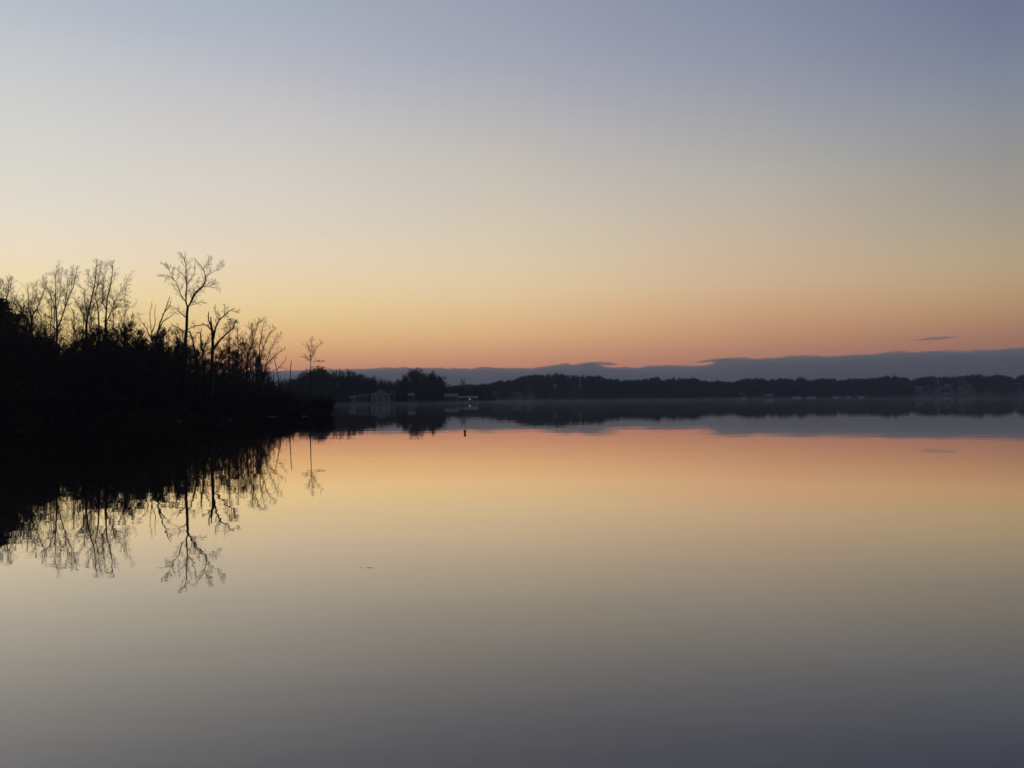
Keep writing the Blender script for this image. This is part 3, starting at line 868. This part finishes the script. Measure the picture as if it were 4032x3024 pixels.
house(1462, 1533, 1534, 1583, 452, PALE, ROOF, 'white gabled two storey house close to the water on the peninsula', True, 12, 3, .42, floors=2, rz=.12, chimney=True)
house(1536, 1552, 1538, 1576, 466, GREYW, ROOF, 'grey annex just right of the white gabled house', False, 7, 1)
house(1398, 1450, 1550, 1580, 458, GREYW, ROOF, 'long dim grey house left of the white gabled house', False, 9, 4)
house(1378, 1396, 1560, 1576, 446, CREAM, ROOFL, 'small pale shed at the left end of the peninsula shore', False, 4, 1, cat='shed', name='shed')
house(1606, 1628, 1548, 1572, 480, GREYW, ROOFL, 'house with pale roof under the tall trees right of the white house', False, 7, 2)
house(1752, 1800, 1550, 1580, 552, GREYW, ROOFL, 'pale roofed house at the left of the peninsula tip', False, 9, 3)
bh = house(1794, 1880, 1559, 1584, 566, GREYW, ROOFL, 'broad low boathouse with pale roof edge and a lit lamp', False, 9, 4, .35, cat='boathouse', name='boathouse')
# its lamp
LAMP = bpy.data.materials.new('lit_lamp'); LAMP.use_nodes = True
bb = LAMP.node_tree.nodes['Principled BSDF']; bb.inputs['Emission Color'].default_value = (1, .96, .86, 1); bb.inputs['Emission Strength'].default_value = .55
lp = mkb('lamp', [boxv(-.35, .35, -.5, -.1, 0, .6)], LAMP, bh); lp.location = (xat(1850, 566) - bh.location.x, -.3, zat(1850, 1573, 566) - bh.location.z)

# far right hillside houses
FH = [  # px0 px1 ytop ybot extra distance, wall, roof, gable, label
    (3610, 3638, 1522, 1538, 70, CREAM, ROOFL, 0, 'low house with long pale roof, leftmost on the right hillside'),
    (3646, 3664, 1514, 1543, 80, GREYW, ROOF, 1, 'tall narrow grey house beside the leftmost hillside house'),
    (3622, 3636, 1545, 1556, 30, PALE, ROOF, 0, 'small white cottage by the water below the leftmost hillside house'),
    (3670, 3684, 1542, 1555, 30, PALE, ROOF, 0, 'small white cottage by the water left of the big grey house'),
    (3685, 3702, 1503, 1516, 135, CREAM, ROOF, 0, 'small pale house high up above the hillside cluster'),
    (3694, 3708, 1524, 1547, 60, PALE, ROOF, 1, 'narrow white gabled house in the hillside cluster'),
    (3710, 3742, 1526, 1549, 62, GREYW, ROOF, 0, 'wide grey house in the middle of the hillside cluster'),
    (3731, 3750, 1512, 1527, 110, CREAM, ROOFL, 1, 'pale gabled house above the wide grey house'),
    (3722, 3740, 1556, 1567, 12, GREYW, ROOFL, 0, 'low grey boathouse on the shore below the wide grey house'),
    (3778, 3806, 1502, 1511, 140, GREYW, ROOFL, 0, 'long pale roofed house near the hilltop at right'),
    (3784, 3806, 1513, 1522, 110, CREAM, ROOF, 0, 'cream house just below the long hilltop house'),
    (3778, 3802, 1529, 1541, 75, GREYW, ROOFL, 0, 'pale roofed house low on the slope right of the cluster'),
    (3820, 3834, 1515, 1526, 100, CREAM, ROOF, 1, 'small cream gabled house alone right of the hilltop pair'),
    (3886, 3918, 1532, 1552, 55, GREYW, ROOF, 0, 'dim grey house by itself near the right edge'),
    (3996, 4018, 1507, 1518, 120, CREAM, ROOFL, 0, 'pale roofed house high beside the gap at the right edge'),
    (4010, 4040, 1532, 1546, 60, GREYW, ROOF, 0, 'grey house cut off by the right edge of the view'),
    (2180, 2194, 1512, 1522, 85, PALE, ROOFL, 0, 'small white house high on the wooded hill at centre'),
    (2022, 2050, 1545, 1554, 60, CREAM, ROOFL, 0, 'long pale roofed house low on the left slope of the central hill'),
    (2076, 2088, 1532, 1541, 85, CREAM, ROOF, 0, 'tiny pale house between the long one and the hilltop one'),
    (2264, 2284, 1520, 1530, 110, GREYW, ROOF, 0, 'dim grey house right of the white hilltop house'),
    (1938, 1958, 1541, 1553, 60, GREYW, ROOF, 0, 'dim house on the far shore just right of the peninsula'),
    (2228, 2238, 1564, 1571, 12, CREAM, ROOF, 0, 'tiny pale boathouse on the far shore left, below the hill'),
    (2912, 2932, 1546, 1556, 35, CREAM, ROOFL, 0, 'pale house behind the leftmost moored boats'),
    (2980, 3000, 1548, 1558, 30, GREYW, ROOF, 0, 'dim house left of the white boathouse pair'),
    (3012, 3044, 1550, 1564, 6, PALE, ROOFL, 0, 'bright white double boathouse on the far shore'),
]
for px0, px1, yt, yb, ex, wl, rf, gb, lab in FH:
    house(px0, px1, yt, yb, interp(FSHORE, (px0 + px1) / 2) + ex, wl, rf, lab, bool(gb), 8, 2, .42, rz=R0.uniform(-.2, .2),
          name='boathouse' if 'boathouse' in lab else 'house', cat='boathouse' if 'boathouse' in lab else 'house')


def pontoon_boat(px0, px1, label, dd=-4):
    d = interp(FSHORE, px0) + dd; xa, xb = xat(px0, d), xat(px1, d); L = xb - xa
    root = empty('pontoon_boat', ((xa + xb) / 2, d, 0), label, 'boat', 'covered boats moored along the far shore')
    for s in (-.8, .8):
        V, q = tubes([(-L / 2, s, .12, L / 2 - .5, s, .12, .32, .32), (L / 2 - .5, s, .12, L / 2, s, .3, .32, .05)], 8)
        mk('pontoon', V, q, ALU, root)
    mkb('deck', [boxv(-L / 2, L / 2 - .3, -1.2, 1.2, .46, .6)], ALU, root)
    mkb('railing', [boxv(-L / 2 + .1, L / 2 - .5, -1.16, -1.1, .6, 1.15), boxv(-L / 2 + .1, L / 2 - .5, 1.1, 1.16, .6, 1.15)], COVER, root)
    v = [(-L / 2 + .1, -1.2, 1.15), (L / 2 - .5, -1.2, 1.15), (L / 2 - .5, 1.2, 1.15), (-L / 2 + .1, 1.2, 1.15), (-L / 2 + .6, 0, 1.55), (L / 2 - 1.3, 0, 1.45)]
    mkb('cover', [(v, [(0, 1, 5, 4), (2, 3, 4, 5), (1, 2, 5), (3, 0, 4), (0, 3, 2, 1)])], COVER, root)
    BLOCK.append((px0, px1, d + 6, 1566))


for a_, b_, lb in [(2920, 2938, 'small white covered boat moored below the pale house, leftmost of the boats'), (3119, 3156, 'longest white covered boat, first one right of the white double boathouse'),
                   (3178, 3194, 'white covered boat, left one of the close pair'), (3197, 3213, 'white covered boat, right one of the close pair'),
                   (3282, 3308, 'bright white covered boat midway between the pair and the right hillside houses'), (3336, 3351, 'short pale covered boat, second from the right end of the row'),
                   (3378, 3403, 'pale covered boat at the right end of the row')]:
    pontoon_boat(a_, b_, lb)


def dock(px0, px1, d, label):
    xa, xb = xat(px0, d), xat(px1, d)
    root = empty('dock', (xa, d, 0), label, 'dock'); L = xb - xa
    mkb('deck', [boxv(0, L, -.9, .9, .55, .7)], WOOD, root)
    for i in range(max(2, int(L / 2.5)) + 1):
        x = .1 + (L - .2) * i / max(2, int(L / 2.5)); mkb('post', [boxv(x - .07, x + .07, -.97, -.903, -1.5, 1.0)], WOOD, root)


dock(1884, 1938, 556, 'dark wooden dock reaching right from the peninsula tip')
dock(2656, 2700, 796, 'pale wind streak on the water shaped as a floating dock off the far shore right of centre')  # made-up dock shape standing in for a pale wind streak on the water
dock(2474, 2512, 790, 'pale wind streak on the water shaped as a floating dock off the far shore near the middle')  # likewise a wind streak on the lake, given a dock's shape
dock(3075, 3105, 868, 'short dock on the far shore between white boathouse and longest boat')
# flag pole at the dock end
pr = empty('pole', (xat(1914, 557), 557, .4), 'dark tall pole standing on the dock at the peninsula tip', 'pole')
V, q = tubes([(0, 0, -1.4, 0, 0, 9.5, .12, .07), (-.5, 0, 9.0, .5, 0, 9.0, .05, .05)], 8); mk('mast', V, q, DARKM, pr)
mkb('box', [boxv(-.9, .9, -.5, .5, .3, 1.1)], DARKM, pr)

# ------------------------------------------------------------------ peninsula trees
pp = [proto_tree('bare_tree', random.Random(300 + i), 16, 5.0, .26, 2, .022, FARB, FARB, 5, crooked=.2, low=.2, nl=11, tl=2.3) for i in range(5)]
PT = random.Random(9)


def blocked(px, d, z_top, half):
    for a_, b_, bd, yb in BLOCK:
        if d < bd + 5 and px + half > a_ and px - half < b_ and z_top > zat(px, yb + 2, d): return True
    return False


def pen_tree(px, d, H, sc_lab):
    x = xat(px, d); zb = max(0, pen_z(px, d)) - .2
    copy_tree(pp[PT.randrange(5)], (x, d, zb), PT.uniform(0, 6.28), H / 16.5, sc_lab[0], 'tree', sc_lab[1])


G1 = ('bare tree on the dark wooded rise left of the white house', 'bare trees on the wooded rise of the peninsula')
G2 = ('bare tree in the tall grove right of the white house', 'bare trees of the tall grove on the peninsula')
G3 = ('low bare tree behind the houses at the peninsula tip', 'low bare trees at the peninsula tip')
cnt = 0
for i in range(900):
    px = PT.uniform(1050, 1950); s = interp(PSHORE, px); row = PT.random(); d = s + 18 + row * 115
    zb = pen_z(px, d); top = zat(px, interp(PTOP, px) + PT.uniform(-4, 22) + (1 - row) * 6, d); H = min(top - zb, 21)
    if H < 4 or blocked(px, d, zb + H, 1.5 * FPX / d): continue
    if cnt > 235: break
    cnt += 1
    pen_tree(px, d, H, G1 if px < 1560 else G2 if px < 1765 else G3)
# the few one can single out
for px, py, d, lab in [(1630, 1434, 505, 'tallest wide bare crown at the left of the peninsula grove'), (1700, 1440, 512, 'second wide bare crown in the middle of the peninsula grove'),
                       (1742, 1462, 520, 'bare tree on the right edge of the peninsula grove, leaning out'), (1829, 1478, 575, 'lone spindly bare tree above the pale roofs at the peninsula tip'),
                       (1340, 1437, 500, 'rounded bare crown on the skyline left of the white house'), (1372, 1438, 505, 'second rounded bare crown on the skyline left of the white house'),
                       (1926, 1493, 640, 'tiny bare tree on the low skyline right of the lone spindly tree')]:
    zb = pen_z(px, d); pen_tree(px, d, zat(px, py, d) - zb, (lab, None))
for o in pp: drop(o)

# dense brush of the peninsula, one mass
R = random.Random(17); C, RR = [], []
tries = 0
while len(C) < 2000 and tries < 30000:
    tries += 1
    px = R.uniform(900, 1950); s = interp(PSHORE, px); row = R.random(); d = s + 5 + row * 120
    zb = pen_z(px, d); top = zat(px, interp(PTOP, px) + 14, d); h_ = max(1.5, min(top - zb, 14) * (.3 + .35 * min(1, row * 2)))
    z = zb + h_ * R.random() ** .8; rr = R.uniform(1.4, 2.8)
    if blocked(px, d, z + rr * .7, rr * FPX / d): continue
    C.append((xat(px, d), d, z)); RR.append(rr)
V, q = leaf_quads(NR, C, 42, np.array(RR), .5, .8)
tag(mk('woodland_brush', V, q, BRUSH), 'dark woodland brush massed on the peninsula behind its houses', 'woodland', kind='stuff')

# ------------------------------------------------------------------ far wooded shore (reads as one mass)
def far_proto(seed, conif=False):
    rg = np.random.default_rng(seed); R = random.Random(seed); H = 14.0
    V, F = tubes([(0, 0, -1, 0, 0, H * .75, .35, .12)], 4); Vs, Fs = [V], [F]; n = len(V)
    if conif:
        C = []
        for z in np.arange(2, H, .55):
            r = 2.3 * (1 - z / (H + .4)) + .15
            for k in range(4):
                a = R.uniform(0, 6.28); C.append((math.cos(a) * r * .6, math.sin(a) * r * .6, z))
        V, F = leaf_quads(rg, C, 3, .6, .55, .5)
    else:
        C = []
        for k in range(46):
            a = R.uniform(0, 6.28); z = R.uniform(.22, 1) * H; e = math.sqrt(max(.03, 1 - ((z / H - .58) / .46) ** 2))
            rr = 4.2 * e * math.sqrt(R.random()); C.append((math.cos(a) * rr, math.sin(a) * rr, z))
        V, F = leaf_quads(rg, C, 5, 1.0, .5, .9)
        P = np.array(C); d = P - np.array([0, 0, H * .25]); d /= np.linalg.norm(d, axis=1)[:, None]
        seg = np.concatenate([P - d * 1.2, P + d * 1.7, np.full((len(P), 1), .1), np.full((len(P), 1), .03)], 1)
        V3, F3 = tubes(seg, 3); Vs.append(V3); Fs.append(F3 + n); n += len(V3)
    Vs.append(V); Fs.append(F + n)
    return np.concatenate(Vs), np.concatenate(Fs)


FP = [far_proto(s) for s in (1, 2, 3, 4)] + [far_proto(9, True)]
R = random.Random(23); acc = {}
BUMP = [(x, R.choice((-1, 1)) * R.uniform(0, 5)) for x in range(1300, 5300, 14)]
for i in range(5700):
    px = R.uniform(1850, 4700) if R.random() < .88 else R.choice((R.uniform(1300, 1850), R.uniform(4700, 5190), R.uniform(4700, 5190))); s = interp(FSHORE, px); row = R.random(); d = s + 4 + row * 178
    zb = far_z(px, d); sc = R.uniform(.7, 1.06) * (1 if row > .25 else .75)
    top = zb + 14 * sc
    lim = zat(px, interp(FTOP, px) + interp(BUMP, px) - R.uniform(-7, 4), d)
    if top > lim: sc = max(.35, (lim - zb) / 14); top = zb + 14 * sc
    if blocked(px, d, top, 3.6 * sc * FPX / d): continue
    k = R.randrange(4) if R.random() < .86 else 4
    V, F = FP[k]; a = R.uniform(0, 6.28); c_, s_ = math.cos(a), math.sin(a)
    X = np.stack([V[:, 0] * c_ - V[:, 1] * s_, V[:, 0] * s_ + V[:, 1] * c_, V[:, 2]], 1) * sc * np.array([1, 1, 1]) + np.array([xat(px, d), d, zb])
    acc.setdefault('a' if px < 2740 else 'b' if px < 3560 else 'c', []).append((X, F))
for key, lab in (('a', 'dark leafless wood covering the long central hill across the lake'), ('b', 'dark leafless wood along the low far shore behind the boats'),
                 ('c', 'dark leafless wood on the hillside round the houses at right')):
    Vs, Fs, n = [], [], 0
    for X, F in acc[key]: Vs.append(X); Fs.append(F + n); n += len(X)
    tag(mk('far_wood', np.concatenate(Vs), np.concatenate(Fs), FARB), lab, 'wood', kind='stuff')

# skyline trees one can single out across the lake
sky_p = [proto_tree('bare_tree', random.Random(500 + i), 16, 6.0, .3, 2, .04, FARB, FARB, 4, crooked=.2, low=.3, nl=11, tl=2.6) for i in range(3)]
for i, (px, py, lab) in enumerate([(2108, 1469, 'dark square topped tree on the skyline near the left end of the central hill'), (2190, 1467, 'domed bare tree at the summit of the central hill'),
                                   (2262, 1473, 'spiky tree on the skyline right of the summit'), (2333, 1475, 'pair topped tree near the right shoulder of the central hill'), (2590, 1478, 'rounded bare tree standing up before the notch right of the central hill'),
                                   (2652, 1485, 'low rounded tree just right of the skyline notch'), (2985, 1483, 'wide bare crown above the skyline over the white double boathouse'), (2935, 1487, 'lower bare crown left of the wide one over the boathouse'),
                                   (3160, 1484, 'wide flat bare crown over the longest boat'), (3268, 1484, 'small pointed tree on the skyline over the bright covered boat'), (3495, 1474, 'large domed bare crown, left of the double dome on the right skyline'),
                                   (3522, 1474, 'large domed bare crown, right of the double dome on the right skyline'), (3720, 1477, 'small spiky tree on the skyline over the hillside cluster'), (3862, 1466, 'round dark tree topping the hill at right'),
                                   (3925, 1469, 'bare tree on the skyline left of the gap at the right edge'), (4016, 1474, 'dense dark tree right of the gap at the right edge')]):
    d = interp(FSHORE, px) + 176; zb = far_z(px, d)
    copy_tree(sky_p[i % 3], (xat(px, d), d, zb), i * 1.7, (zat(px, py, d) - zb) / 16.5, lab, 'tree')
for o in sky_p: drop(o)

# ------------------------------------------------------------------ small things on the water
def lathe(prof, n=18):
    V, F = [], []
    for r, z in prof:
        for k in range(n): V.append((r * math.cos(k * 2 * math.pi / n), r * math.sin(k * 2 * math.pi / n), z))
    for j in range(len(prof) - 1):
        for k in range(n):
            F.append((j * n + k, j * n + (k + 1) % n, (j + 1) * n + (k + 1) % n, (j + 1) * n + k))
    F.append(tuple(range(n))[::-1]); F.append(tuple((len(prof) - 1) * n + k for k in range(n)))
    return V, F


D = 50.3
bu = empty('marker_buoy', (xat(1829.5, D), D, 0), 'dark red cylindrical marker buoy floating alone on open water', 'buoy')
V, F = lathe([(.05, -.25), (.062, -.2), (.062, .0), (.064, .06), (.078, .12), (.082, .15), (.082, .195), (.076, .205)])
mkb('float', [(V, F)], REDB, bu)
V, F = lathe([(.02, .2), (.02, .215), (.012, .222)], 10); mkb('cap', [(V, F)], DARKM, bu)


def driftwood(px, d, L, label, seed):
    R = random.Random(seed); root = empty('driftwood_log', (xat(px, d), d, 0), label, 'log')
    P = [(-L / 2, 0, .02)]
    for k in range(6): P.append((-L / 2 + L * (k + 1) / 6, R.uniform(-.05, .05), .03 + .04 * R.random()))
    s, _ = limb_segs(R, P, .075, .04, .02); tube_obj('stem', s, LOGM, root, (0, 0, 0), 8)
    tube_obj('broken_branch', [(L * .15, 0, .05, L * .3, .1, .22, .03, .012), (-L * .2, 0, .05, -L * .3, -.05, .15, .025, .012)], LOGM, root, (0, 0, 0), 6)


driftwood(1074, 111, 1.4, 'longer pale driftwood log floating off the bank, left of two', 1)
driftwood(1201, 111.5, 1.0, 'shorter pale driftwood log floating near the tip of the bank', 2)
driftwood(905, 96, .35, 'short pale stick floating close in under the gnarled tree', 3)
driftwood(705, 90, .3, 'tiny pale stick floating close in left under the tallest tree', 4)
d_ = ray(1444, 2236); k_ = -CAMZ / d_[2]; X, Y = d_[0] * k_, d_[1] * k_
root = empty('floating_twig', (X, Y, 0), 'thin dark twig floating alone on open water, left foreground', 'twig')
tube_obj('stem', [(-.01, 0, .001, .03, .006, .002, .0015, .002), (.03, .006, .002, .08, -.004, .001, .002, .001)], DARKM, root, (-.0, 0, 0), 6)
root = empty('floating_leaf', (X - .075, Y + .02, .002), 'tiny curled leaf floating just left of the twig', 'leaf')
V = [(-.008, 0, .001), (0, -.005, .0), (.008, 0, .002), (0, .005, .002), (0, 0, .008)]
mk('blade', V, np.array([[0, 1, 4], [1, 2, 4], [2, 3, 4], [3, 0, 4]]), LEAF, root)

# low mist lying on the water between the bank and the peninsula
MI = bpy.data.materials.new('water_mist'); MI.use_nodes = True
T = MI.node_tree; T.nodes.clear(); pv = nd('ShaderNodeVolumePrincipled', T); pv.inputs['Density'].default_value = .0003
pv.inputs['Color'].default_value = (.88, .92, 1, 1); mo = nd('ShaderNodeOutputMaterial', T); lk(pv.outputs[0], mo.inputs['Volume'], T)
V, F = lathe([(.02, -1), (.5, -.86), (.86, -.5), (1, 0), (.86, .5), (.5, .86), (.02, 1)], 24)
mi = mkb('mist', [(V, F)], MI, None); mi.location = (20, 430, 0); mi.scale = (260, 335, 1.9)
tag(mi, 'thin pale mist lying on the water below the peninsula houses', 'mist', kind='stuff')

# ------------------------------------------------------------------ haze over the lake
HZ = bpy.data.materials.new('haze_air'); HZ.use_nodes = True
T = HZ.node_tree; T.nodes.clear(); pv = nd('ShaderNodeVolumePrincipled', T); pv.inputs['Density'].default_value = .00016
pv.inputs['Color'].default_value = (.66, .8, 1, 1); mo = nd('ShaderNodeOutputMaterial', T); lk(pv.outputs[0], mo.inputs['Volume'], T)
Vb, Fb = boxv(-S6 - 20, S6 + 20, -S6 - 20, S6 + 20, -4, 75)
hb = mk('haze', Vb, np.array(Fb), HZ); hb['kind'] = 'stuff'; hb['label'] = 'thin evening haze over the whole lake'; hb['category'] = 'haze'
